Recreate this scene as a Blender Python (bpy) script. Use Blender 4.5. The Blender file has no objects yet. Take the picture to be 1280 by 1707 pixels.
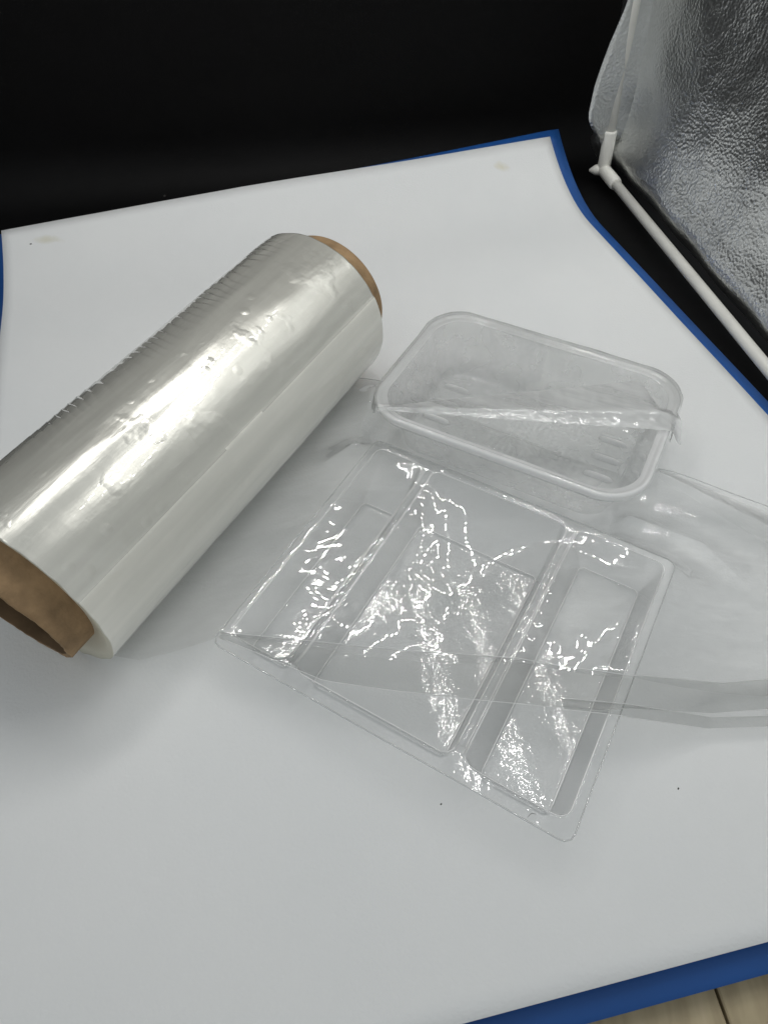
import bpy, math, random
import numpy as np
from mathutils import noise, Vector
random.seed(7); np.random.seed(7)
R_ = math.radians
scene = bpy.context.scene
C = scene.collection

# ------------------------------------------------------------------ camera, world, lamps, exposure
CAM_H, PITCH = 0.42, 51.0
cam = bpy.data.cameras.new("camera"); cam_o = bpy.data.objects.new("camera", cam); C.objects.link(cam_o)
cam_o.location = (0, 0, CAM_H); cam_o.rotation_euler = (R_(90 - PITCH), 0, 0)
cam.sensor_fit = 'VERTICAL'; cam.sensor_height = 36.0; cam.lens = 36.0 * 1150 / 1707
cam.clip_start = 0.01; cam.clip_end = 20
scene.camera = cam_o

world = bpy.data.worlds.new("World"); scene.world = world; world.use_nodes = True
bg = world.node_tree.nodes["Background"]
bg.inputs[0].default_value = (0.945, 0.988, 1.0, 1); bg.inputs[1].default_value = 0.345

scene.view_settings.view_transform = 'Standard'; scene.view_settings.look = 'None'
scene.view_settings.exposure = 0.47; scene.view_settings.gamma = 1.0
scene.render.engine = 'CYCLES'
scene.cycles.transparent_max_bounces = 40; scene.cycles.max_bounces = 12
scene.cycles.sample_clamp_indirect = 3.0
scene.cycles.blur_glossy = 0.0

# LED strips of the light box: rows of small round emitters under its roof
def led_row(p0, p1, n, power, name="led_lamp"):
    ld = bpy.data.lights.new(name, 'AREA'); ld.shape = 'DISK'; ld.size = 0.007
    ld.energy = power / n; ld.color = (1.0, 0.99, 0.965)
    for i in range(n):
        k = (i + .5) / n
        o = bpy.data.objects.new(name, ld); C.objects.link(o)
        o.location = [p0[j] + (p1[j] - p0[j]) * k for j in range(3)]
led_row((.03, .76, .80), (-.33, .49, .80), 16, 0.47)      # strip along the back
led_row((.01, .785, .80), (-.35, .515, .80), 16, 0.47)
for p, w in ((.205, .34), (.305, .35), (.405, .33), (.495, .36)):   # rows of the board over the right side, along the bottom rod
    a, b = .76, .27
    led_row((p * .984 - .179 * a, p * .179 + .984 * a, .80), (p * .984 - .179 * b, p * .179 + .984 * b, .80), 17, w)

# ------------------------------------------------------------------ helpers
def empty(name, loc=(0, 0, 0), rz=0.0, label=None, cat=None, group=None, kind=None):
    o = bpy.data.objects.new(name, None); C.objects.link(o); o.empty_display_size = .02
    o.location = loc; o.rotation_euler = (0, 0, rz); tag(o, label, cat, group, kind); return o
def tag(o, label=None, cat=None, group=None, kind=None):
    for k, v in (('label', label), ('category', cat), ('group', group), ('kind', kind)):
        if v: o[k] = v
def mesh(name, verts, faces, mat, parent=None, smooth=True):
    me = bpy.data.meshes.new(name)
    me.from_pydata([tuple(map(float, v)) for v in verts], [], [tuple(map(int, f)) for f in faces])
    if smooth: me.polygons.foreach_set('use_smooth', [True] * len(me.polygons))
    for m in (mat if isinstance(mat, (list, tuple)) else [mat]): me.materials.append(m)
    me.update()
    o = bpy.data.objects.new(name, me); C.objects.link(o)
    if parent: o.parent = parent
    return o
def grid_faces(n, m, wrap=False):
    """n rows of m vertices; wrap closes each row"""
    f = []
    for i in range(n - 1):
        for j in range(m if wrap else m - 1):
            a = i * m + j; b = i * m + (j + 1) % m
            f.append((a, b, b + m, a + m))
    return f
def gridmesh(name, P, mat, parent=None, wrap=False):
    n, m = P.shape[:2]
    return mesh(name, P.reshape(-1, 3), grid_faces(n, m, wrap), mat, parent)
def solid(o, t, off=-1.0):
    md = o.modifiers.new('thickness', 'SOLIDIFY'); md.thickness = t; md.offset = off; return o
def tube(name, pts, rad, mat, parent=None, seg=10, closed=False, caps=True):
    pts = [Vector(p) for p in pts]; n = len(pts); V = []; 
    rads = rad if hasattr(rad, '__len__') else [rad] * n
    ref = None
    for i in range(n):
        if closed: t = pts[(i + 1) % n] - pts[i - 1]
        else: t = pts[min(i + 1, n - 1)] - pts[max(i - 1, 0)]
        t.normalize()
        if ref is None: ref = Vector((0, 0, 1)) if abs(t.z) < .9 else Vector((1, 0, 0))
        a = t.cross(ref).normalized(); b = a.cross(t).normalized()
        ref = b
        for k in range(seg):
            th = 2 * math.pi * k / seg
            V.append(pts[i] + (a * math.cos(th) + b * math.sin(th)) * rads[i])
    F = grid_faces(n, seg, True)
    if closed:
        for k in range(seg):
            F.append(((n - 1) * seg + k, (n - 1) * seg + (k + 1) % seg, (k + 1) % seg, k))
    elif caps:
        F.append(tuple(range(seg))[::-1]); F.append(tuple((n - 1) * seg + k for k in range(seg)))
    return mesh(name, V, F, mat, parent)
def nz(x, y, z=0.0): return noise.noise(Vector((x, y, z)))
def smooth01(x): x = np.clip(x, 0, 1); return x * x * (3 - 2 * x)

# ------------------------------------------------------------------ materials
def newmat(name):
    m = bpy.data.materials.new(name); m.use_nodes = True
    nt = m.node_tree; nt.nodes.clear()
    out = nt.nodes.new('ShaderNodeOutputMaterial'); return m, nt, out
def N(nt, t, **kw):
    n = nt.nodes.new(t)
    for k, v in kw.items():
        if k in n.inputs.keys(): n.inputs[k].default_value = v
        else: setattr(n, k, v)
    return n
def L(nt, a, ao, b, bi): nt.links.new(a.outputs[ao], b.inputs[bi])
def coords(nt, scale=(1, 1, 1), rot=(0, 0, 0), kind='Object'):
    tc = N(nt, 'ShaderNodeTexCoord'); mp = N(nt, 'ShaderNodeMapping')
    mp.inputs['Scale'].default_value = scale; mp.inputs['Rotation'].default_value = rot
    L(nt, tc, kind, mp, 'Vector'); return mp
def ramp(nt, src, out, stops):
    r = N(nt, 'ShaderNodeValToRGB'); L(nt, src, out, r, 'Fac')
    e = r.color_ramp.elements
    while len(e) < len(stops): e.new(.5)
    for el, (p, c) in zip(e, stops):
        el.position = p; el.color = c if len(c) == 4 else (*c, 1)
    return r
def bump(nt, src, out, strength, dist, prev=None):
    b = N(nt, 'ShaderNodeBump'); b.inputs['Strength'].default_value = strength; b.inputs['Distance'].default_value = dist
    L(nt, src, out, b, 'Height')
    if prev: L(nt, prev, 'Normal', b, 'Normal')
    return b
def principled(name, col, rough, spec=.5, metal=0., bumps=(), colvar=None, coat=0., coat_rough=.1):
    """bumps: (noise scale, xyz stretch, strength, distance); colvar: (scale, amount)"""
    m, nt, out = newmat(name); p = N(nt, 'ShaderNodeBsdfPrincipled'); L(nt, p, 0, out, 0)
    p.inputs['Base Color'].default_value = (*col, 1); p.inputs['Roughness'].default_value = rough
    p.inputs['Specular IOR Level'].default_value = spec; p.inputs['Metallic'].default_value = metal
    p.inputs['Coat Weight'].default_value = coat; p.inputs['Coat Roughness'].default_value = coat_rough
    if colvar:
        mp = coords(nt); n = N(nt, 'ShaderNodeTexNoise'); n.inputs['Scale'].default_value = colvar[0]; n.inputs['Detail'].default_value = 5
        L(nt, mp, 0, n, 'Vector'); a = colvar[1]
        r = ramp(nt, n, 'Fac', [(.3, tuple(c * (1 - a) for c in col)), (.7, tuple(min(1, c * (1 + a)) for c in col))])
        L(nt, r, 0, p, 'Base Color')
    prev = None
    for sc, st, s, d in bumps:
        mp = coords(nt, st); n = N(nt, 'ShaderNodeTexNoise'); n.inputs['Scale'].default_value = sc; n.inputs['Detail'].default_value = 3
        L(nt, mp, 0, n, 'Vector'); prev = bump(nt, n, 'Fac', s, d, prev)
    if prev: L(nt, prev, 'Normal', p, 'Normal')
    return m

def clear_plastic(name, tint, haze, rough=.06, gain=1.6, bumps=(), hazecol=(.85, .86, .85), depth=.25, streak=None):
    """a thin transparent sheet: Fresnel gloss over a tinted pass-through, with a little milky scatter"""
    m, nt, out = newmat(name)
    geo = N(nt, 'ShaderNodeNewGeometry')
    ior = N(nt, 'ShaderNodeMapRange'); ior.inputs['To Min'].default_value = 1.5; ior.inputs['To Max'].default_value = 1 / 1.5
    L(nt, geo, 'Backfacing', ior, 'Value')
    fr = N(nt, 'ShaderNodeFresnel'); L(nt, ior, 0, fr, 'IOR')
    mul = N(nt, 'ShaderNodeMath', operation='MULTIPLY', use_clamp=True); mul.inputs[1].default_value = gain; L(nt, fr, 0, mul, 0)
    tr = N(nt, 'ShaderNodeBsdfTransparent'); 
    lw = N(nt, 'ShaderNodeLayerWeight'); lw.inputs['Blend'].default_value = .5      # longer way through the sheet at a slant: more absorbed
    tcol = lambda k: tuple(c * k for c in tint)
    tint_r = ramp(nt, lw, 'Facing', [(0, tcol(1)), (.35, tcol(1 - depth * .18)), (.7, tcol(1 - depth * .6)), (1, tcol(1 - depth * 1.3))])
    L(nt, tint_r, 0, tr, 0)
    gl = N(nt, 'ShaderNodeBsdfGlossy'); gl.inputs['Roughness'].default_value = rough; gl.inputs['Color'].default_value = (1, 1, 1, 1)
    df = N(nt, 'ShaderNodeBsdfDiffuse'); df.inputs[0].default_value = (*hazecol, 1)
    tl = N(nt, 'ShaderNodeBsdfTranslucent'); tl.inputs[0].default_value = (*hazecol, 1)
    dm = N(nt, 'ShaderNodeMixShader'); dm.inputs[0].default_value = .2; L(nt, df, 0, dm, 1); L(nt, tl, 0, dm, 2)
    hz = N(nt, 'ShaderNodeMixShader'); hz.inputs[0].default_value = haze; L(nt, tr, 0, hz, 1); L(nt, dm, 0, hz, 2)
    if streak:      # uneven whitening of the sheet: (noise scale, stretch, rotation, most)
        sn_ = N(nt, 'ShaderNodeTexNoise'); sn_.inputs['Scale'].default_value = streak[0]; sn_.inputs['Detail'].default_value = 4
        L(nt, coords(nt, streak[1], (0, 0, streak[2])), 0, sn_, 'Vector')
        sr_ = ramp(nt, sn_, 'Fac', [(.42, (haze,) * 3), (.72, (streak[3],) * 3)]); L(nt, sr_, 0, hz, 0)
    mx = N(nt, 'ShaderNodeMixShader'); L(nt, mul, 0, mx, 0); L(nt, hz, 0, mx, 1); L(nt, gl, 0, mx, 2)
    L(nt, mx, 0, out, 0)
    prev = None
    for sc, st, s, d in bumps:
        mp = coords(nt, st); n = N(nt, 'ShaderNodeTexNoise'); n.inputs['Scale'].default_value = sc; n.inputs['Detail'].default_value = 2
        L(nt, mp, 0, n, 'Vector'); prev = bump(nt, n, 'Fac', s, d, prev)
    if prev: L(nt, prev, 'Normal', fr, 'Normal'); L(nt, prev, 'Normal', gl, 'Normal')
    return m

M_black = principled('black_cloth', (.0026, .0025, .0027), .6, .11, bumps=[(900, (1, 1, 1), .15, .001), (6, (1, 1, 1), .3, .02)], colvar=(4, .3))
M_blue = principled('blue_sheet', (.013, .083, .30), .45, .35, bumps=[(300, (1, 1, 1), .06, .001)], colvar=(9, .12))
M_rod = principled('white_rod', (.76, .75, .70), .38, .45, colvar=(25, .07), bumps=[(60, (1, 1, .2), .1, .001)])
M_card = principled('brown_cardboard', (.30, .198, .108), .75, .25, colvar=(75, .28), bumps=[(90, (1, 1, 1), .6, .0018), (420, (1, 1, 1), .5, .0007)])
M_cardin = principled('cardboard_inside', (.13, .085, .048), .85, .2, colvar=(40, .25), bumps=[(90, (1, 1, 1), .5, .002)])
M_speck = principled('dark_speck', (.02, .018, .016), .7)

def paper_material():
    m, nt, out = newmat('white_paper'); p = N(nt, 'ShaderNodeBsdfPrincipled'); L(nt, p, 0, out, 0)
    p.inputs['Roughness'].default_value = .62; p.inputs['Specular IOR Level'].default_value = .3
    mp = coords(nt); n = N(nt, 'ShaderNodeTexNoise'); n.inputs['Scale'].default_value = 5; n.inputs['Detail'].default_value = 4; L(nt, mp, 0, n, 'Vector')
    base = ramp(nt, n, 'Fac', [(.3, (.765, .777, .78)), (.7, (.81, .815, .812))]); last = base
    n2 = N(nt, 'ShaderNodeTexNoise'); n2.inputs['Scale'].default_value = 60; n2.inputs['Detail'].default_value = 4; L(nt, mp, 0, n2, 'Vector')
    for (cx_, cy_, rx, ry, col, k) in [(-.372, .715, .032, .012, (.66, .64, .53), .75), (.145, .862, .022, .014, (.68, .65, .52), .8)]:
        tc = N(nt, 'ShaderNodeTexCoord'); q = N(nt, 'ShaderNodeMapping', vector_type='POINT')
        q.inputs['Location'].default_value = (-cx_ / rx, -cy_ / ry, 0); q.inputs['Scale'].default_value = (1 / rx, 1 / ry, 0)
        L(nt, tc, 'Object', q, 'Vector')
        ln = N(nt, 'ShaderNodeVectorMath', operation='LENGTH'); L(nt, q, 0, ln, 0)
        ad = N(nt, 'ShaderNodeMath', operation='ADD'); L(nt, ln, 'Value', ad, 0)
        sc = N(nt, 'ShaderNodeMath', operation='MULTIPLY'); sc.inputs[1].default_value = .9; L(nt, n2, 'Fac', sc, 0); L(nt, sc, 0, ad, 1)
        rr = ramp(nt, ad, 0, [(.55, (k, k, k)), (1.0, (0, 0, 0))])
        mx = N(nt, 'ShaderNodeMix', data_type='RGBA'); L(nt, rr, 0, mx, 0); L(nt, last, 0, mx, 6); mx.inputs[7].default_value = (*col, 1)
        class W: pass
        last = N(nt, 'ShaderNodeGamma'); L(nt, mx, 2, last, 0)
    L(nt, last, 0, p, 'Base Color')
    n3 = N(nt, 'ShaderNodeTexNoise'); n3.inputs['Scale'].default_value = 500; n3.inputs['Detail'].default_value = 3; L(nt, mp, 0, n3, 'Vector')
    b = bump(nt, n3, 'Fac', .34, .0007); b2 = bump(nt, n, 'Fac', .25, .01, b); L(nt, b2, 'Normal', p, 'Normal')
    return m
M_paper = paper_material()

def silver_material():
    m, nt, out = newmat('pebbled_silver_foil'); p = N(nt, 'ShaderNodeBsdfPrincipled'); L(nt, p, 0, out, 0)
    p.inputs['Metallic'].default_value = 1.0; p.inputs['Roughness'].default_value = .34; p.inputs['Base Color'].default_value = (.64, .65, .645, 1)
    mp = coords(nt, (1, 1, 1)); v = N(nt, 'ShaderNodeTexVoronoi', feature='SMOOTH_F1'); v.inputs['Scale'].default_value = 340; v.inputs['Smoothness'].default_value = .55
    nn = N(nt, 'ShaderNodeTexNoise'); nn.inputs['Scale'].default_value = 70; L(nt, mp, 0, nn, 'Vector')
    av = N(nt, 'ShaderNodeVectorMath', operation='MULTIPLY_ADD'); L(nt, nn, 'Color', av, 0); av.inputs[1].default_value = (.004, .004, .004); L(nt, mp, 0, av, 2)
    L(nt, av, 0, v, 'Vector')
    b = bump(nt, v, 'Distance', .45, .0014); n = N(nt, 'ShaderNodeTexNoise'); n.inputs['Scale'].default_value = 14; n.inputs['Detail'].default_value = 2; L(nt, mp, 0, n, 'Vector')
    b2 = bump(nt, n, 'Fac', .3, .02, b); L(nt, b2, 'Normal', p, 'Normal'); return m
M_silver = silver_material()

def plank_material():
    m, nt, out = newmat('tan_wood_laminate'); p = N(nt, 'ShaderNodeBsdfPrincipled'); L(nt, p, 0, out, 0); p.inputs['Roughness'].default_value = .5
    mp = coords(nt, (30, 4, 4), (0, 0, R_(-15))); n = N(nt, 'ShaderNodeTexNoise'); n.inputs['Scale'].default_value = 3; n.inputs['Detail'].default_value = 6; L(nt, mp, 0, n, 'Vector')
    r = ramp(nt, n, 'Fac', [(.25, (.27, .215, .125)), (.55, (.42, .345, .215)), (.8, (.50, .415, .27))]); L(nt, r, 0, p, 'Base Color')
    b = bump(nt, n, 'Fac', .1, .002); L(nt, b, 'Normal', p, 'Normal'); return m
M_plank = plank_material()

M_traybig = clear_plastic('clear_tray_plastic', (.965, .968, .968), .05, .045, 1.15, [(55, (1, 1, 1), .08, .002), (200, (1, 1, 1), .135, .0008)], (.9, .9, .9), depth=.38)
M_traysmall = clear_plastic('clear_punnet_plastic', (.98, .982, .98), .24, .06, 1.8, [(70, (1, 1, 1), .10, .002), (400, (1, 1, 1), .12, .0006)], (.98, .98, .98), depth=.26, streak=(40, (1, 1, 1), 0, .46))
M_rimsmall = clear_plastic('frosted_rim_plastic', (.97, .97, .97), .72, .06, 2.6, [(120, (1, 1, 1), .08, .001)], (.97, .97, .97), depth=.3)
M_crease = clear_plastic('crease_highlight', (.97, .975, .975), .85, .28, 7.0, (), (1, 1, 1), depth=.05)  # bright highlight lines of tray creases and fold edges, put in as white
M_edge = clear_plastic('clear_plastic_edge', (.84, .85, .85), .35, .08, 2.4)
M_film = clear_plastic('stretched_film', (.955, .957, .955), .03, .03, 1.3, [(34, (1, 1, 1), .06, .004), (120, (.6, 1.4, 1), .02, .0016)], (.93, .93, .93), streak=(9, (.35, 3.2, 1), R_(14), .25))
M_fold = clear_plastic('folded_film', (.79, .795, .79), .03, .3, .6, [(160, (.25, 1.5, 1), .14, .0012)])
M_wrapfold = clear_plastic('rolled_film', (.92, .925, .92), .24, .08, 1.6, [(40, (1, 1, 1), .03, .003)], (.95, .95, .95), streak=(30, (.3, 2, 1), R_(-24), .5))
M_wrap = clear_plastic('cloudy_film', (.90, .905, .90), .12, .10, 1.5, [(60, (1, 1, 1), .10, .003)], (.93, .93, .93), streak=(14, (.5, 1.3, 1), .3, .26))

def roll_material(name, col_a, col_b, rough, coat, coat_rough, strength, metal):
    """wound film: object X runs along the roll"""
    m, nt, out = newmat(name); p = N(nt, 'ShaderNodeBsdfPrincipled'); L(nt, p, 0, out, 0)
    p.inputs['Roughness'].default_value = rough; p.inputs['Metallic'].default_value = metal
    p.inputs['Coat Weight'].default_value = coat; p.inputs['Coat Roughness'].default_value = coat_rough
    p.inputs['Specular IOR Level'].default_value = .9
    mp = coords(nt, (5, 60, 60)); n = N(nt, 'ShaderNodeTexNoise'); n.inputs['Scale'].default_value = 1.6; n.inputs['Detail'].default_value = 4; L(nt, mp, 0, n, 'Vector')
    r = ramp(nt, n, 'Fac', [(.3, col_a), (.7, col_b)]); L(nt, r, 0, p, 'Base Color')
    b1 = bump(nt, n, 'Fac', .05 * strength, .004)
    mp2 = coords(nt, (18, 90, 90)); n2 = N(nt, 'ShaderNodeTexNoise'); n2.inputs['Scale'].default_value = 2.2; n2.inputs['Detail'].default_value = 3; L(nt, mp2, 0, n2, 'Vector')
    b2 = bump(nt, n2, 'Fac', .07 * strength, .002, b1)
    mp3 = coords(nt, (1, 1, 1)); n3 = N(nt, 'ShaderNodeTexNoise'); n3.inputs['Scale'].default_value = 34; n3.inputs['Detail'].default_value = 3; L(nt, mp3, 0, n3, 'Vector')
    r3 = ramp(nt, n3, 'Fac', [(.55, (0, 0, 0)), (.78, (1, 1, 1))])
    # small trapped bubbles and short cross wrinkles
    vb = N(nt, 'ShaderNodeTexVoronoi'); vb.inputs['Scale'].default_value = 42; L(nt, mp3, 0, vb, 'Vector')
    rb = ramp(nt, vb, 'Distance', [(.05, (1, 1, 1)), (.17, (0, 0, 0))])
    n5 = N(nt, 'ShaderNodeTexNoise'); n5.inputs['Scale'].default_value = 17; L(nt, coords(nt, (5.5, 1.1, 1.1), (0, 0, .25)), 0, n5, 'Vector')
    bb = bump(nt, rb, 0, .22 * strength, .0012, b2); bw = bump(nt, n5, 'Fac', .05 * strength, .003, bb)
    b3 = bump(nt, r3, 0, .25 * strength, .002, bw)
    n4 = N(nt, 'ShaderNodeTexNoise'); n4.inputs['Scale'].default_value = 55; n4.inputs['Detail'].default_value = 1.5; L(nt, coords(nt, (2.2, .7, .7)), 0, n4, 'Vector')
    b4 = bump(nt, n4, 'Fac', .045 * strength, .003); b5 = bump(nt, r3, 0, .2 * strength, .002, b4)
    L(nt, b3, 'Normal', p, 'Normal'); L(nt, b5, 'Normal', p, 'Coat Normal'); return m
M_roll = roll_material('wound_film', (.60, .592, .54), (.72, .708, .645), .24, 1.0, .03, 1.0, .40)
M_rollcream = roll_material('loose_outer_film', (.74, .73, .665), (.84, .825, .755), .32, .9, .04, .9, .12)
M_rollend = principled('film_roll_end', (.62, .60, .50), .5, .5, bumps=[(400, (1, 1, 1), .2, .0005)])

# ------------------------------------------------------------------ setting: table, black backdrop
table = empty('table', (0, 0, -.016), 0, 'tan wood laminate tabletop of planks showing at the front right corner below the blue sheet', 'table')
table['kind'] = 'structure'
sd = Vector((.004, -.030, 0)).normalized()          # seam direction
sn = Vector((-sd.y, sd.x, 0))
seam0 = Vector((.1728, .0348, 0))
for k in range(-9, 9):
    a = seam0 + sn * (k * .145 + .0009); b = seam0 + sn * ((k + 1) * .145 - .0009)
    P = [a - sd * 1.3, b - sd * 1.3, b + sd * .7, a + sd * .7]
    V = [(q.x, q.y, 0) for q in P] + [(q.x, q.y, -.012) for q in P]
    o = mesh('plank', V, [(3, 2, 1, 0), (4, 5, 6, 7), (0, 1, 5, 4), (1, 2, 6, 5), (2, 3, 7, 6), (3, 0, 4, 7)], M_plank, table, False)
    bv = o.modifiers.new('b', 'BEVEL'); bv.width = .0008
P = [(-1.4, -.6), (1.4, -.6), (1.4, 1.5), (-1.4, 1.5)]
mesh('joint_bed', [(x, y, -.008) for x, y in P], [(0, 1, 2, 3)], M_speck, table, False)

W0 = np.array([.2810, .899]); wd = np.array([.179, -.984]); wo = np.array([.984, .179])   # back right corner, toward the viewer, outward
bl = -wo
# black cloth: floor, cove, upright
prof = []
for s in np.linspace(-.62, .03, 12): prof.append((s, -.010))
for k in range(1, 9):
    a = math.pi / 2 * k / 8; prof.append((.035 + .06 * math.sin(a) , -.010 + .06 * (1 - math.cos(a))))
for z in np.linspace(.08, 1.25, 24): prof.append((.095 + .004 * math.sin(z * 9), z))
G = np.zeros((len(prof), 60, 3))
for i, (s, z) in enumerate(prof):
    for j in range(60):
        u = 1.45 * j / 59 - .16
        p = W0 + bl * u - wd * s
        wob = .008 * nz(u * 3, z * 2.5, 3) if z > .05 else 0
        G[i, j] = (p[0], p[1] - wob, z)
o = gridmesh('backdrop', G, M_black); o['kind'] = 'structure'; solid(o, .0012)

# ------------------------------------------------------------------ paper and blue sheet
BR = np.array([.207, .9072]); ex = np.array([-.961, -.276]); ey = np.array([.276, -.961])
BW = .6576
def lift(s, t):
    zb = np.interp(t, [0, .26, .59, 1.0], [.045, .039, .0336, .0206])
    q = np.clip(1 - s / .135, 0, 1.3)
    return zb * q * q
def sheet(name, mat, offs, zoff, thick, n=70, m=60):
    """offs: back at right, back at left, right, left, front"""
    G = np.zeros((n, m, 3))
    for i in range(n):
        for j in range(m):
            t = j / (m - 1)
            x0 = -offs[2] + (BW + offs[2] + offs[3]) * t
            back = -(offs[0] + (offs[1] - offs[0]) * min(1, max(0, x0 / BW) * 1.6))
            p0 = BR + ex * x0
            # the front edge is cut askew: y = .0181 + .213 (x - .0432)
            k = (p0[1] - (.0186 + .213 * (p0[0] - .0432))) / (.961 + .213 * .276) + offs[4]
            f = (i / (n - 1)) ** 1.0
            s = back + (k - back) * f
            p = p0 + ey * s
            z = lift(max(s, -.0) if s > 0 else s, min(1, max(0, x0 / BW)))
            fr = max(0, 1 - (k - s) / .10)
            z += zoff + (.0075 * fr * fr if name == 'white_paper' else 0.0) + .0004 * nz(p[0] * 9, p[1] * 9, 1.3)
            G[i, j] = (p[0], p[1], z)
    o = gridmesh(name, G[:, ::-1], mat); solid(o, thick, -1); return o
paper = sheet('white_paper', M_paper, (0, 0, 0, 0, 0), .0001, .0005)
tag(paper, 'large white paper sheet lying on the blue sheet, curling up toward the black backdrop', 'paper')
blue = sheet('blue_sheet', M_blue, (.011, .001, .016, .006, .0125), -.0052, .001)
tag(blue, 'blue plastic sheet peeking out around the edges of the white paper', 'sheet')

# ------------------------------------------------------------------ light box: rods, connector, silver walls
frame = empty('light_box_frame', (W0[0], W0[1], 0), 0, 'white plastic rod frame of the light box with a corner connector beside the silver wall', 'frame')
def loc3(p): return (p[0] - W0[0], p[1] - W0[1], p[2])
top_dir = Vector((-.0265, 0.0, .50)).normalized()
base = Vector((0, 0, .009))
tube('rod', [base + top_dir * .03, base + top_dir * .3, base + top_dir * 1.1],   .0058, M_rod, frame, 20)
bd = Vector((wd[0], wd[1], 0))
tube('rod', [base + bd * .03, base + bd * .3, base + bd * .75],   .0058, M_rod, frame, 20)
con = tube('corner_connector', [base - top_dir * .004, base + top_dir * .002, base + top_dir * .045, base + top_dir * .047], [.007, .0080, .0080, .0074], M_rod, frame, 20)
tube('socket', [base - bd * .010, base - bd * .004, base + bd * .038, base + bd * .042], [.004, .0080, .0080, .0072], M_rod, con, 20)
tube('spur', [base, base + Vector((-.010, .002, -.002)), base + Vector((-.017, .003, -.003))], [.008, .006, .0015], M_rod, con, 12)

nA, nB = 110, 90
G = np.zeros((nA, nB, 3))
for i in range(nA):
    for j in range(nB):
        z = .004 + .95 * i / (nA - 1); u = -.04 + .85 * j / (nB - 1)
        bulge = .004 + .018 * smooth01((u + .04) / .06) - .012 * math.exp(-((z - .02) / .03) ** 2)
        bulge += .030 * smooth01((z - .02) / .25) * smooth01((u + .02) / .25)
        bulge += .010 * nz(u * 5, z * 5, 8.1) + .004 * nz(u * 14, z * 14, 4.1)
        lean = z * top_dir.x / top_dir.z
        if z < .03: bulge += (.03 - z) * .5
        p = W0 + wd * u + wo * bulge
        G[i, j] = (p[0] + lean, p[1], z)
o = gridmesh('wall', G, M_silver); o['kind'] = 'structure'; solid(o, .002)
# silver strip of the back wall left of the upright rod, uncovered by the black cloth
strip = np.zeros((30, 12, 3))
zz = np.linspace(.045, .30, 30)
lw = np.interp(zz, [.045, .06, .075, .108, .15, .19, .25, .3], [.010, .026, .034, .031, .022, .010, .005, .003])
for i in range(30):
    for j in range(12):
        u = lw[i] * (1 - j / 11.) - .045 * (j / 11.)
        p = W0 + bl * u + wd * (.004 + .004 * nz(u * 30, zz[i] * 12, 2))
        strip[i, j] = (p[0] + zz[i] * top_dir.x / top_dir.z, p[1], zz[i])
o = gridmesh('back_wall', strip, M_silver); o['kind'] = 'structure'; solid(o, .0012)

# ------------------------------------------------------------------ film roll
RP = (-.2, .2582, .0652); RA = 1.0664
roll = empty('film_roll', (RP[0], RP[1], 0), RA, 'thick roll of clear film on a brown cardboard tube lying on white paper', 'film roll')
T0, T1 = -.0362, .2890
SEAM = R_(152.3)
def film_radius(t, th):
    r = .0652 + .0067 * t
    # loose corrugations on the far side of the winding
    w = math.exp(-((math.degrees(th) - 62) / 17) ** 2)
    ph = t / .0075 + 1.5 * nz(t * 22, 2.2) + (math.degrees(th) - 45) * .05 + .35 * nz(t * 60, th * 4, 4.4)
    saw = (ph % 1.0); saw = saw * 1.0 if saw < .75 else (1 - saw) * 3.0
    r += w * (.0013 + .0012 * nz(t * 26, th * 3, 7.7)) * (saw - .4) * smooth01((T1 - t) / .04) * smooth01((t - .0) / .08)
    # long soft flats and dents
    r += .0006 * nz(t * 9, th * 3.0, 5.5) + .00025 * nz(t * 35, th * 7, 1.5)
    return r
nT, nTh = 420, 300
V = []; Fm = []; mats = []
for i in range(nT):
    t = T0 + (T1 - T0) * i / (nT - 1)
    sm = SEAM + R_(1.2) * nz(t * 12, .3)
    zc = .0652 + .0067 * t
    for j in range(nTh):
        th = 2 * math.pi * j / nTh
        r = film_radius(t, th)
        d = (th - sm)
        if -0.03 < d < 1.6: r += .0008 * smooth01((d + .03) / .04) * (1 - smooth01((d - .9) / .6))
        te = t + (.0008 * nz(th * 6, 9.0 if i < nT / 2 else 3.0) if (i < 3 or i > nT - 4) else 0)
        V.append((te, r * math.cos(th), zc + r * math.sin(th)))
F = []
me_m = []
for i in range(nT - 1):
    t = T0 + (T1 - T0) * i / (nT - 1)
    sm = SEAM + R_(1.2) * nz(t * 12, .3)
    for j in range(nTh):
        a = i * nTh + j; b = i * nTh + (j + 1) % nTh
        F.append((a, a + nTh, b + nTh, b)); th = 2 * math.pi * (j + .5) / nTh
        me_m.append(1 if sm < th < sm + 1.6 else 0)
# end faces down to the core
for i, sg in ((0, 1), (nT - 1, -1)):
    t = T0 if i == 0 else T1
    zc = .0652 + .0067 * t
    b0 = len(V); RC0 = .0470 if i == 0 else .0520
    for q in range(1, 5):
        rr = RC0 + (.062 - RC0) * (1 - q / 4)
        for j in range(nTh):
            th = 2 * math.pi * j / nTh
            V.append((t + sg * .0006 * (q % 2) + sg * .001 * q, rr * math.cos(th), zc + rr * math.sin(th)))
    prev = i * nTh
    for q in range(4):
        cur = b0 + q * nTh
        for j in range(nTh):
            k = (j + 1) % nTh
            F.append((prev + j, prev + k, cur + k, cur + j) if sg > 0 else (prev + k, prev + j, cur + j, cur + k)); me_m.append(2)
        prev = cur
wind = mesh('film_winding', V, F, [M_roll, M_rollcream, M_rollend], roll)
wind.data.polygons.foreach_set('material_index', me_m)
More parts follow.
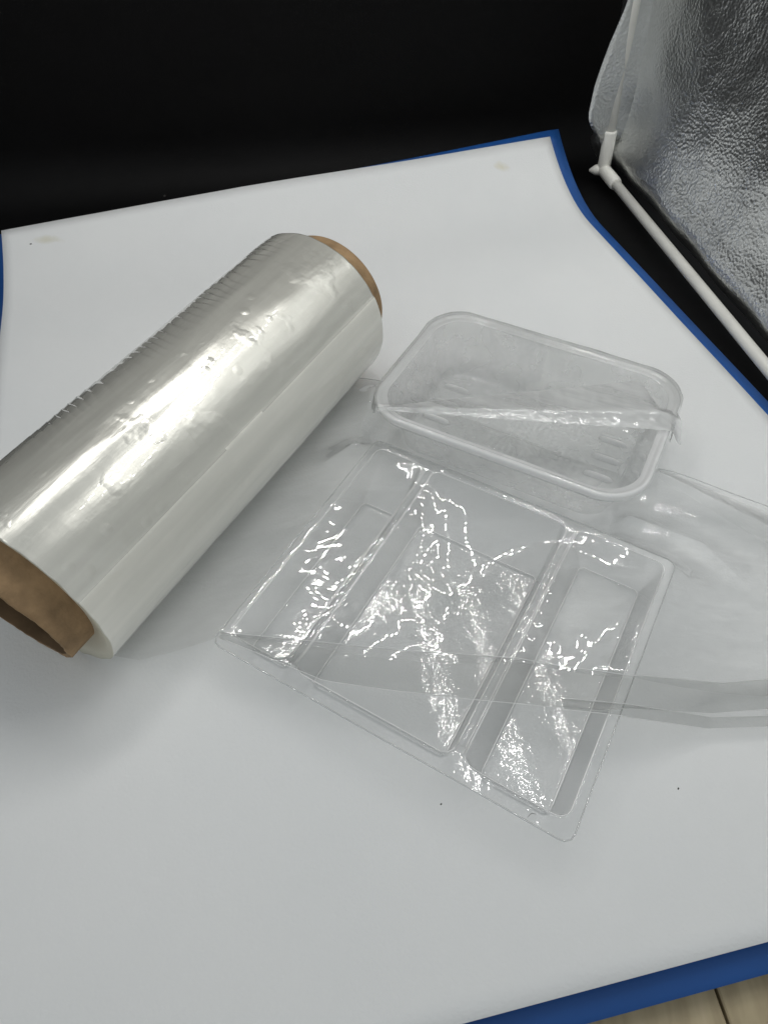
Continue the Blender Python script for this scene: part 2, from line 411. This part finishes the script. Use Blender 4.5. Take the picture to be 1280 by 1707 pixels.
# cardboard tube (open at both ends)
CT0, CT1 = -.0521, .3150
def rcore(t): return float(np.interp(t, [-.05, .32], [.0478, .0530]))
V = []; prof = []
for t in np.linspace(CT0, CT1, 60): prof.append((t, rcore(t), 1))
prof += [(CT1 + .0004, rcore(CT1) - .0006, 0), (CT1 + .0004, rcore(CT1) - .0042, 0)]
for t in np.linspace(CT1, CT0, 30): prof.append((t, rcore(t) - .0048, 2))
prof += [(CT0 - .0004, rcore(CT0) - .0042, 0), (CT0 - .0004, rcore(CT0) - .0006, 0)]
nC = 180
for (t, r, kd) in prof:
    for j in range(nC):
        th = 2 * math.pi * j / nC
        rr = r; tt = t
        if kd == 1: rr -= .0007 * math.exp(-((((th / (2 * math.pi) + t / .085) % 1) - .5) / .018) ** 2)      # spiral seam of the wound board
        if kd == 1 and t < -.03: rr += .0003 * nz(t * 90, th * 4, 3) + .0003 * nz(t * 200, th * 9, 5)
        tt -= .095 * rr * math.sin(th) * float(smooth01((CT0 + .012 - t) / .012))
        if t < CT0 + .004: tt += .0006 * nz(th * 3, 4.4) + .0004 * nz(th * 11, 1.4)
        V.append((tt, rr * math.cos(th), .0652 + .0067 * t + rr * math.sin(th)))
n = len(prof)
F = []
for i in range(n):
    for j in range(nC):
        a = i * nC + j; b = i * nC + (j + 1) % nC; i2 = (i + 1) % n
        F.append((a, i2 * nC + j, i2 * nC + (j + 1) % nC, b))
core = mesh('cardboard_core', V, F, [M_card, M_cardin], roll)
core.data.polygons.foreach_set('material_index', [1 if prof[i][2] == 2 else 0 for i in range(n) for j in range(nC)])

# ------------------------------------------------------------------ large three-compartment tray
TO = np.array([-.1091, .2103]); TA = R_(-29.93); TW, TD, TZ = .2385, .2075, .030
tu = np.array([math.cos(TA), math.sin(TA)]); tv = np.array([-tu[1], tu[0]])
COMP = [  # floor u0,u1,v0,v1 ; wall widths left,right,front,back
    (.0125, .0405, .0190, .165, .0065, .0070, .0080, .036),
    (.0620, .1570, .0185, .166, .0075, .0060, .0080, .035),
    (.1810, .2240, .0185, .192, .0115, .0085, .0080, .010)]
def tray_base(u, v):
    a = smooth01((u - .006) / .014) * smooth01((.231 - u) / .012) * smooth01((v - .012) / .014) * smooth01((.2 - v) / .012)
    return TZ - .0030 * a - (.0016 * np.clip((.12 - u) / .06, 0, 1)) * np.clip(1 - v / .011, 0, 1) - .0004 * np.clip((u - .2325) / .006, 0, 1)
def softlin(q):
    """0..1 ramp with small fillets at foot and lip"""
    q = np.clip(q, -.2, 1.2); k = .09
    lo = np.where(q < k, np.clip(q + k, 0, None) ** 2 / (4 * k), q)
    return np.where(q > 1 - k, 1 - np.clip(1 - q + k, 0, None) ** 2 / (4 * k), lo)
def tray_h(u, v):
    u = np.asarray(u, float); v = np.asarray(v, float)
    base = tray_base(u, v)
    # grooves on the divider tops, a raised bead on the rim
    for c, w in ((.0512, .0018), (.1655, .0022)):
        base = base - .0013 * np.exp(-((u - c) / w) ** 2) * ((v > .02) & (v < .19))
    z = base
    for (u0, u1, v0, v1, a, b, c, d) in COMP:
        qu = np.maximum(np.maximum((u0 - u) / a, (u - u1) / b), 0)
        qv = np.maximum(np.maximum((v0 - v) / c, (v - v1) / d), 0)
        q = np.hypot(qu, qv)
        sgn = np.where(q > 0, q, -np.minimum(np.minimum((u - u0) / a, (u1 - u) / b), np.minimum((v - v0) / c, (v1 - v) / d)))
        zz = .0012 + (base - .0012) * softlin(sgn)
        z = np.minimum(z, zz)
    # moulded round emblem in the middle compartment floor
    rr = np.hypot(u - .078, v - .146)
    z = z + .0004 * (np.exp(-((rr - .008) / .0007) ** 2) + np.exp(-((rr - .0055) / .0006) ** 2) + np.exp(-(rr / .002) ** 2))
    return z
def T2W(u, v, z): return np.stack([TO[0] + u * tu[0] + v * tv[0], TO[1] + u * tu[1] + v * tv[1], z], -1)
tray = empty('food_tray', (TO[0], TO[1], 0), TA, 'large clear plastic tray with three compartments, draped with film beside the roll', 'tray')
nu, nv = 420, 360
U, Vv = np.meshgrid(np.linspace(0, TW, nu), np.linspace(0, TD, nv), indexing='ij')
Rc = .0065
for cx_, sx in ((Rc, -1), (TW - Rc, 1)):
    for cy_, sy in ((Rc, -1), (TD - Rc, 1)):
        dx = (U - cx_) * sx; dy = (Vv - cy_) * sy
        msk = (dx > 0) & (dy > 0); rr = np.hypot(dx, dy); mx = np.maximum(dx, dy)
        k = np.where(rr > 1e-9, mx / np.maximum(rr, 1e-9), 1)
        U = np.where(msk, cx_ + sx * dx * k, U); Vv = np.where(msk, cy_ + sy * dy * k, Vv)
H = tray_h(U, Vv)
warp = np.vectorize(lambda a, b: (.0007 * nz(a * 14, b * 14, 6.1) + .0002 * nz(a * 45, b * 45, 1.1)))(U, Vv) * smooth01((H - .002) / .02)
gridmesh('tray_shell', np.stack([U, Vv, H + warp], -1)[::-1], M_traybig, tray)
# thin turned edge round the flange
def rrect(w, d, r, n, x0=0., y0=0.):
    """n points round a rounded rectangle, by arc length"""
    r = min(r, w / 2 - 1e-6, d / 2 - 1e-6); r = max(r, 1e-5)
    segs = [('l', (r, 0), (w - r, 0)), ('a', (w - r, r), -90), ('l', (w, r), (w, d - r)), ('a', (w - r, d - r), 0),
            ('l', (w - r, d), (r, d)), ('a', (r, d - r), 90), ('l', (0, d - r), (0, r)), ('a', (r, r), 180)]
    lens = [max(1e-9, math.dist(s[1], s[2])) if s[0] == 'l' else math.pi / 2 * r for s in segs]
    tot = sum(lens); out = []
    for k in range(n):
        q = tot * k / n
        for s, l in zip(segs, lens):
            if q <= l:
                f = q / l
                if s[0] == 'l': p = (s[1][0] + (s[2][0] - s[1][0]) * f, s[1][1] + (s[2][1] - s[1][1]) * f)
                else:
                    a = R_(s[2] + 90 * f); p = (s[1][0] + r * math.cos(a), s[1][1] + r * math.sin(a))
                break
            q -= l
        out.append((p[0] + x0, p[1] + y0))
    return out
tube('rim_edge', [(x, y, TZ - .0003 + .0007 * nz(x * 14, y * 14, 6.1)) for x, y in rrect(TW, TD, Rc, 220)], .00045, M_edge, tray, 6, closed=True)

# white tubes painting in the highlights along the moulded creases: floor outlines, lip outlines and the divider tops
def crease_glint(pts, parent, rad=.00032, closed=False): return tube('crease_glint', pts, rad, M_crease, parent, 5, closed=closed)
for (u0, u1, v0, v1, a, b, c, d) in COMP:
    for k, inset in ((.03, 0.0), (1.0, .0)):
        x0, x1, y0, y1 = u0 - a * k, u1 + b * k, v0 - c * k, v1 + d * k
        loop = rrect(x1 - x0, y1 - y0, .003 + .004 * k, 160, x0, y0)
        P = [(x, y, float(tray_h(x, y)) + .0002) for x, y in loop]
        crease_glint(P, tray, .00055 if k < .5 else .00042, True)
for c in (.0485, .0540, .1632, .1682):
    P = [(c + .0002 * nz(q * 60, c), q, float(tray_h(c, q)) + .0002) for q in np.linspace(.014, .198, 60)]
    crease_glint(P, tray, .00042)
# ------------------------------------------------------------------ small deep tray
SO = np.array([-.0188, .4027]); SA = R_(-27.9); SW, SD, SZ = .2205, .1545, .052
su = np.array([math.cos(SA), math.sin(SA)]); sv = np.array([-su[1], su[0]])
small = empty('deep_tray', (SO[0], SO[1], 0), SA, 'small deep clear tray with rounded corners and textured bottom, standing behind the large tray', 'tray')
rings = [(.0010, .0455), (.0002, .0465), (0, .0485), (.0002, .0505), (.0010, .0516), (.0022, .0520), (.0034, .0518), (.0044, .0510), (.0056, .0506), (.0074, .0505),
         (.0084, .0498), (.0091, .0480), (.0098, .0450), (.0115, .0385), (.0130, .0320), (.0147, .0250), (.0163, .0180), (.0180, .0110), (.0193, .0060), (.0203, .0036), (.0218, .0022), (.024, .0016)]
dl = .0252
while dl < SD / 2 - .0006: rings.append((dl, .0014)); dl += .0011
rings.append((SD / 2 - .0003, .0014))
nP = 560; G = []
for (dlt, z) in rings:
    w, d = SW - 2 * dlt, SD - 2 * dlt
    pts = rrect(w, d, max(.034 - dlt * .62, .0005) if dlt < .024 else max(.0191 - (dlt - .024) * .9, .0003), nP, dlt, dlt)
    row = []
    for (x, y) in pts:
        zz = z
        if dlt > .026:
            a = (x + y + .002 * nz(x * 90, y * 90, 1)) / .0052; b = (x - y + .002 * nz(x * 90, y * 90, 6)) / .0052
            fade = smooth01((x - .075) / .02) * smooth01((.172 - x) / .012) * smooth01((dlt - .026) / .006)
            zz += .00034 * fade * (1 + 2 * nz(x * 60, y * 60, 4)) * max(0, math.sin(a * math.pi) * math.sin(b * math.pi)) 
            zz += .0004 * math.exp(-((math.hypot(x - .165, y - .105) - .006) / .0008) ** 2)
        else:
            zz += .0005 * nz(x * 16, y * 16, 2.7) * smooth01(z / .05)
        row.append((x, y, zz))
    G.append(row)
G = np.array(G)
gridmesh('rim', G[:11][::-1], M_rimsmall, small, wrap=True)
gridmesh('tray_shell', G[10:][::-1], M_traysmall, small, wrap=True)
tube('rim_edge', [(x, y, .0455 + .0005 * nz(x * 16, y * 16, 2.7)) for x, y in rrect(SW - .002, SD - .002, .034, 200, .001, .001)], .0005, M_edge, small, 6, closed=True)
def rib(x0, x1, y):
    n, m = 14, 9; G = np.zeros((n, m, 3))
    for i in range(n):
        for j in range(m):
            a = -1 + 2 * j / (m - 1); f = i / (n - 1)
            w = .0028 * math.sqrt(max(0.02, 1 - (2 * f - 1) ** 8)); h = .0036 * max(0., 1 - (2 * f - 1) ** 6)
            G[i, j] = (x0 + (x1 - x0) * f, y + a * w, .0016 + h * (1 - abs(a) ** 2.5))
    return gridmesh('rib', G, M_rimsmall, small)
for y in (.045, .0665, .0885, .1105): rib(.170, .1955, y); rib(.025, .0505, y)

# ------------------------------------------------------------------ film pulled from the roll across the large tray
near_c = np.array([(-.2174, .2250), (-.160, .2090), (-.1000, .2140), (-.0916, .2135), (.0822, .1975), (.1427, .186), (.2492, .186), (.33, .184), (.42, .182)])
far_c = np.array([(-.0600, .5110), (-.004, .4850), (.008, .4820), (.02, .470), (.10, .432), (.155, .398), (.2174, .3678), (.2973, .3338), (.38, .300)])
def curve(P, s):
    d = np.r_[0, np.cumsum(np.hypot(*np.diff(P, axis=0).T))]; d /= d[-1]
    return np.stack([np.interp(s, d, P[:, 0]), np.interp(s, d, P[:, 1])], -1)
nS, nX = 260, 170
s_ = np.linspace(0, 1, nS); x_ = np.linspace(0, 1, nX)
A_, B_ = curve(near_c, s_), curve(far_c, s_)
XY = A_[:, None, :] * (1 - x_[None, :, None]) + B_[:, None, :] * x_[None, :, None]
X, Y = XY[..., 0], XY[..., 1]
def loc(X, Y, o, ax, ay): return (X - o[0]) * ax[0] + (Y - o[1]) * ax[1], (X - o[0]) * ay[0] + (Y - o[1]) * ay[1]
u, v = loc(X, Y, TO, tu, tv)
inside = (u > .001) & (u < TW - .001) & (v > .001) & (v < TD - .001)
obst = np.where(inside, tray_h(u, v) + .0009, .0016)
u2, v2 = loc(X, Y, SO, su, sv)
under = (u2 > .012) & (u2 < SW - .012) & (v2 > .012) & (v2 < SD - .012)
def ridge(p, q, h0, h1, w):
    p, q = np.array(p), np.array(q); d = q - p; l2 = d @ d
    k = np.clip(((X - p[0]) * d[0] + (Y - p[1]) * d[1]) / l2, 0, 1)
    dist = np.hypot(X - p[0] - k * d[0], Y - p[1] - k * d[1])
    return (h0 + (h1 - h0) * k) * np.exp(-(dist / w) ** 2)
wr = np.maximum.reduce([ridge((.2125, .3615), (.30, .312), .022, .010, .006), ridge((.2125, .3655), (.33, .322), .020, .006, .004),
                        ridge((-.008, .466), (-.018, .428), .020, .009, .006), ridge((.232, .300), (.262, .262), .012, .004, .006),
                        ridge((.186, .325), (.232, .300), .012, .012, .006), ridge((-.022, .388), (-.045, .374), .029, .020, .005)])
obst = np.maximum(obst, np.where(under, 0, wr + .0016))
Z = np.maximum(obst, .004).copy(); 
roll_edge = np.zeros_like(Z, bool); roll_edge[:14] = True
load = np.where(inside, -.0000045, -.000006)
for it in range(1400):
    Zp = np.pad(Z, 1, mode='edge')
    Zn = .25 * (Zp[2:, 1:-1] + Zp[:-2, 1:-1] + Zp[1:-1, 2:] + Zp[1:-1, :-2]) + load
    Zn = np.maximum(Zn, obst); Zn[under] = np.minimum(Zn[under], .0009); Zn[roll_edge] = .0022
    Z = Zn
free = smooth01((Z - obst) / .006)
wrk = np.zeros_like(Z)
for i in range(nS):
    for j in range(nX):
        a, b = X[i, j], Y[i, j]
        wrk[i, j] = (np.interp(u[i, j], [.03, .08], [.0002, .0008]) * nz(a * 20 + 4.4, b * 26, 5.3) + np.interp(u[i, j], [.03, .08], [.0001, .00022]) * nz(a * 60 + 5 * nz(b * 20, a * 9), b * 75, 7.3)) * (.25 + free[i, j])
        wrk[i, j] += .0016 * abs(nz(a * 70 + 3, b * 45, 8.2)) * math.exp(-((v[i, j] - .203) / .012) ** 2) * (.4 + .9 * math.exp(-((u[i, j] - .03) / .035) ** 2))
        wrk[i, j] += .00045 * abs(nz(a * 14, b * 95, 2.4)) * smooth01((u[i, j] - TW + .01) / .02)   # pleats right of the tray
        wrk[i, j] += .0006 * abs(nz((a * .9 + b * .5) * 12, (b * .9 - a * .5) * 70, 3.9)) * smooth01((.004 - u[i, j]) / .02)
Z2 = np.where(under, Z, np.maximum(Z + wrk, np.where(inside, tray_h(u, v) + .0006, .0017)))
film = empty('cling_film', (0, 0, 0), 0, 'transparent wrinkled cling film pulled from the roll and draped over the large tray', 'film')
gridmesh('film_sheet', np.stack([X, Y, Z2], -1), M_film, film)
for k, i0, i1 in ((nX - 1, 8, 78), (nX - 1, 165, nS)):
    tube('hem', [(X[i, k], Y[i, k], Z2[i, k] + .0004) for i in range(i0, i1, 2)], .0004, M_edge, film, 5)
def film_z(x, y):
    k = np.argmin((X - x) ** 2 + (Y - y) ** 2); return float(Z2.flat[k])
def band(name, top, bot, up, nA=150, nB=10, mat=M_fold, ph=0.0):
    """a folded strip of film between two ground lines, lying on the sheet"""
    s = np.linspace(0, 1, nA); a, b = curve(np.array(top), s), curve(np.array(bot), s)
    G = np.zeros((nA, nB, 3))
    for i in range(nA):
        zs = []
        for j in range(nB):
            k = j / (nB - 1); p = a[i] * (1 - k) + b[i] * k
            uu, vv = (p - TO) @ tu, (p - TO) @ tv
            on = 0 < uu < TW and 0 < vv < TD
            z0 = TZ if on else None
            G[i, j] = (p[0], p[1], 0)
            zs.append((on, p))
        for j, (on, p) in enumerate(zs):
            k = j / (nB - 1)
            uu = (p - TO) @ tu
            span = np.interp(uu, [-.12, -.06, -.002, .003, .05, .11, .165, .20, .238, .243, .29, .40],
                                 [.0035, .004, .029, .0315, .0300, .0278, .0300, .0298, .0315, .030, .007, .004])
            if uu > .243: pass
            G[i, j, 2] = span + up + .0007 * math.sin(math.pi * k) + .0005 * nz(p[0] * 30, p[1] * 60, ph)
    o = gridmesh(name, G, mat, film)
    for e in (0, nB - 1): tube('hem', [G[i, e] + np.array([0, 0, .0003]) for i in range(0, nA, 2)], .00022, M_crease, o, 5)
    return o
band('fold_band', [(-.1034, .2160), (-.02, .2080), (.0822, .1985), (.15, .186), (.2492, .1960), (.33, .190)],
     [(-.1034, .2120), (-.0365, .1840), (.05, .172), (.1277, .1640), (.2, .172), (.246, .1760), (.33, .168)], .0008, ph=1.0)
band('fold_band', [(.105, .172), (.1427, .1676), (.243, .1712), (.33, .166)],
     [(.105, .165), (.1427, .160), (.238, .1640), (.33, .158)], .0018, ph=4.0)

s = np.linspace(0, 1, 120); G = np.zeros((120, 13, 3))
a_, b_, c_ = (curve(np.array(q), s) for q in ([(.2115, .3600), (.292, .327), (.40, .285)], [(.2110, .3570), (.287, .308), (.40, .255)], [(.2100, .3540), (.283, .297), (.40, .245)]))
for i in range(120):
    f = s[i]
    for j in range(13):
        k = j / 12
        p = a_[i] * (1 - k * 2) + b_[i] * k * 2 if k <= .5 else b_[i] * (2 - k * 2) + c_[i] * (k * 2 - 1)
        h = .0215 * (1 - f) ** 1.4 + .005
        G[i, j] = (p[0], p[1], h + .004 * (1 - abs(2 * k - 1)) ** 1.5 + .0008 * nz(f * 16, k * 4, 9) - .002 * k)
gridmesh('fold_band', G, M_film, film)

# ------------------------------------------------------------------ film over half of the small tray
wrap = empty('wrap_film', (SO[0], SO[1], 0), SA, 'cloudy film covering the back half of the small deep tray, its edge rolled', 'film')
def rim_hit(p, a):
    """distance from p in direction a to the rounded outline of the small tray"""
    d = np.array([math.cos(a), math.sin(a)]); lo, hi = 0.0, .4; r = .034
    def ins(q):
        x = abs(q[0] - SW / 2) - (SW / 2 - r); y = abs(q[1] - SD / 2) - (SD / 2 - r)
        return math.hypot(max(x, 0), max(y, 0)) + min(max(x, y), 0) - r < 0
    for _ in range(40):
        m = (lo + hi) / 2
        if ins(p + d * m): lo = m
        else: hi = m
    return lo, d
Aq, Bq = np.array([.010, .010]), np.array([.2080, .0960])
nA = 170; rows = 46; G = np.zeros((nA, rows + 10, 3))
for i in range(nA):
    f = i / (nA - 1); p = Aq * (1 - f) + Bq * f
    a = R_(205 - 211 * smooth01(f) * 1.0)
    l, d = rim_hit(p, a)
    for j in range(rows):
        k = j / (rows - 1); q = p + d * l * k
        sag = -.0030 * math.sin(math.pi * k) * math.sin(math.pi * min(1, f * 1.05)) if f < 1 else 0
        z = .0530 + sag + .0010 * nz(q[0] * 24, q[1] * 24, 8.8) + .0004 * nz(q[0] * 80, q[1] * 60, 3.8) + .0004
        G[i, j] = (q[0], q[1], z)
    for j in range(10):
        k = (j + 1) / 10; e = .0008 + .0016 * k + .0016 * nz(f * 26, k * 2, 5) * k + .0008 * abs(nz(f * 70, 1, 5))
        q = p + d * (l + e)
        drop = .011 + .007 * nz(f * 9, 2.2)
        G[i, rows + j] = (q[0], q[1], .0530 - drop * k ** 1.3 + .0012 * nz(f * 40, k * 3, 2))
gridmesh('film_sheet', G[::-1], M_wrap, wrap)
nA, nB = 160, 17; G = np.zeros((nA, nB, 3)); E0, E1 = np.array([.013, .004]), np.array([.2250, .1040])
ax = (E1 - E0) / np.linalg.norm(E1 - E0); pn = np.array([-ax[1], ax[0]])
for i in range(nA):
    f = i / (nA - 1); p = E0 * (1 - f) + E1 * f
    wb = .002 + .046 * f * (1 - .8 * smooth01((f - .89) / .05)); wf = .002 + .013 * f
    hgt = (.0012 + .0058 * f ** 1.1) * (1 - .5 * smooth01((f - .90) / .1))
    dn = -.014 * smooth01((f - .945) / .055)
    for j in range(nB):
        k = j / (nB - 1)
        if k < .45:
            g = k / .45; off = wb * (1 - g); z = hgt * g ** 1.3
        else:
            g = (k - .45) / .55; off = -wf * g; z = hgt * (1 - g) ** 1.2
        off += .0008 * nz(f * 18, k * 3, 1)
        q = p + pn * off
        G[i, j] = (q[0], q[1], .0538 + z + dn * (.3 + .7 * g if k > .45 else .3 + .2 * k) + .0005 * nz(f * 30, k * 5, 6))
gridmesh('rolled_edge', G[::-1], M_wrapfold, wrap)

# ------------------------------------------------------------------ dirt on the paper
def zpap(x, y):
    q = np.array([x, y]) - BR; return .0003 + float(lift(max(0, q @ ey), min(1, max(0, (q @ ex) / BW))))
def speck(x, y, r, label):
    V, F = [], []
    n, m = 6, 9
    for i in range(n + 1):
        for j in range(m):
            a = math.pi * i / n; b = 2 * math.pi * j / m; k = r * (1 + .5 * nz(i * .9, j * .8, x * 90))
            V.append((k * 1.4 * math.sin(a) * math.cos(b), k * math.sin(a) * math.sin(b), k * .6 * math.cos(a) + r * .45))
    F = grid_faces(n + 1, m, True)
    o = mesh('speck', V, F, M_speck); o.location = (x, y, zpap(x, y)); o.rotation_euler = (0, 0, random.random() * 6)
    tag(o, label, 'speck', 'dark specks of dirt on the paper')
speck(-.2532, .7857, .0013, 'dark speck on the white paper behind the far end of the film roll')
speck(.1734, .1292, .0007, 'tiny black speck on the paper right of the large tray front corner')
speck(.0332, .1207, .00045, 'faint speck on the paper in front of the large tray front edge')
speck(.1637, .1140, .00045, 'faint speck on the paper just right of the frontmost corner of the large tray')
speck(-.3890, .7083, .0009, 'small speck on the paper near its back left corner beside a stain')
def hair(pts, label):
    P = [(x, y, zpap(x, y) + .0003 + h) for x, y, h in pts]
    o = tube('hair', P, .00014, M_speck, None, 5); tag(o, label, 'hair')
hair([(-.1240, .0318, 0), (-.1225, .0300, .0004), (-.1202, .0276, 0)], 'short dark hair on the white paper at the front left')
hair([(.0820, .1130, 0), (.0850, .1155, .0003), (.0885, .1150, 0)], 'fine curved hair on the paper along the large tray front edge')
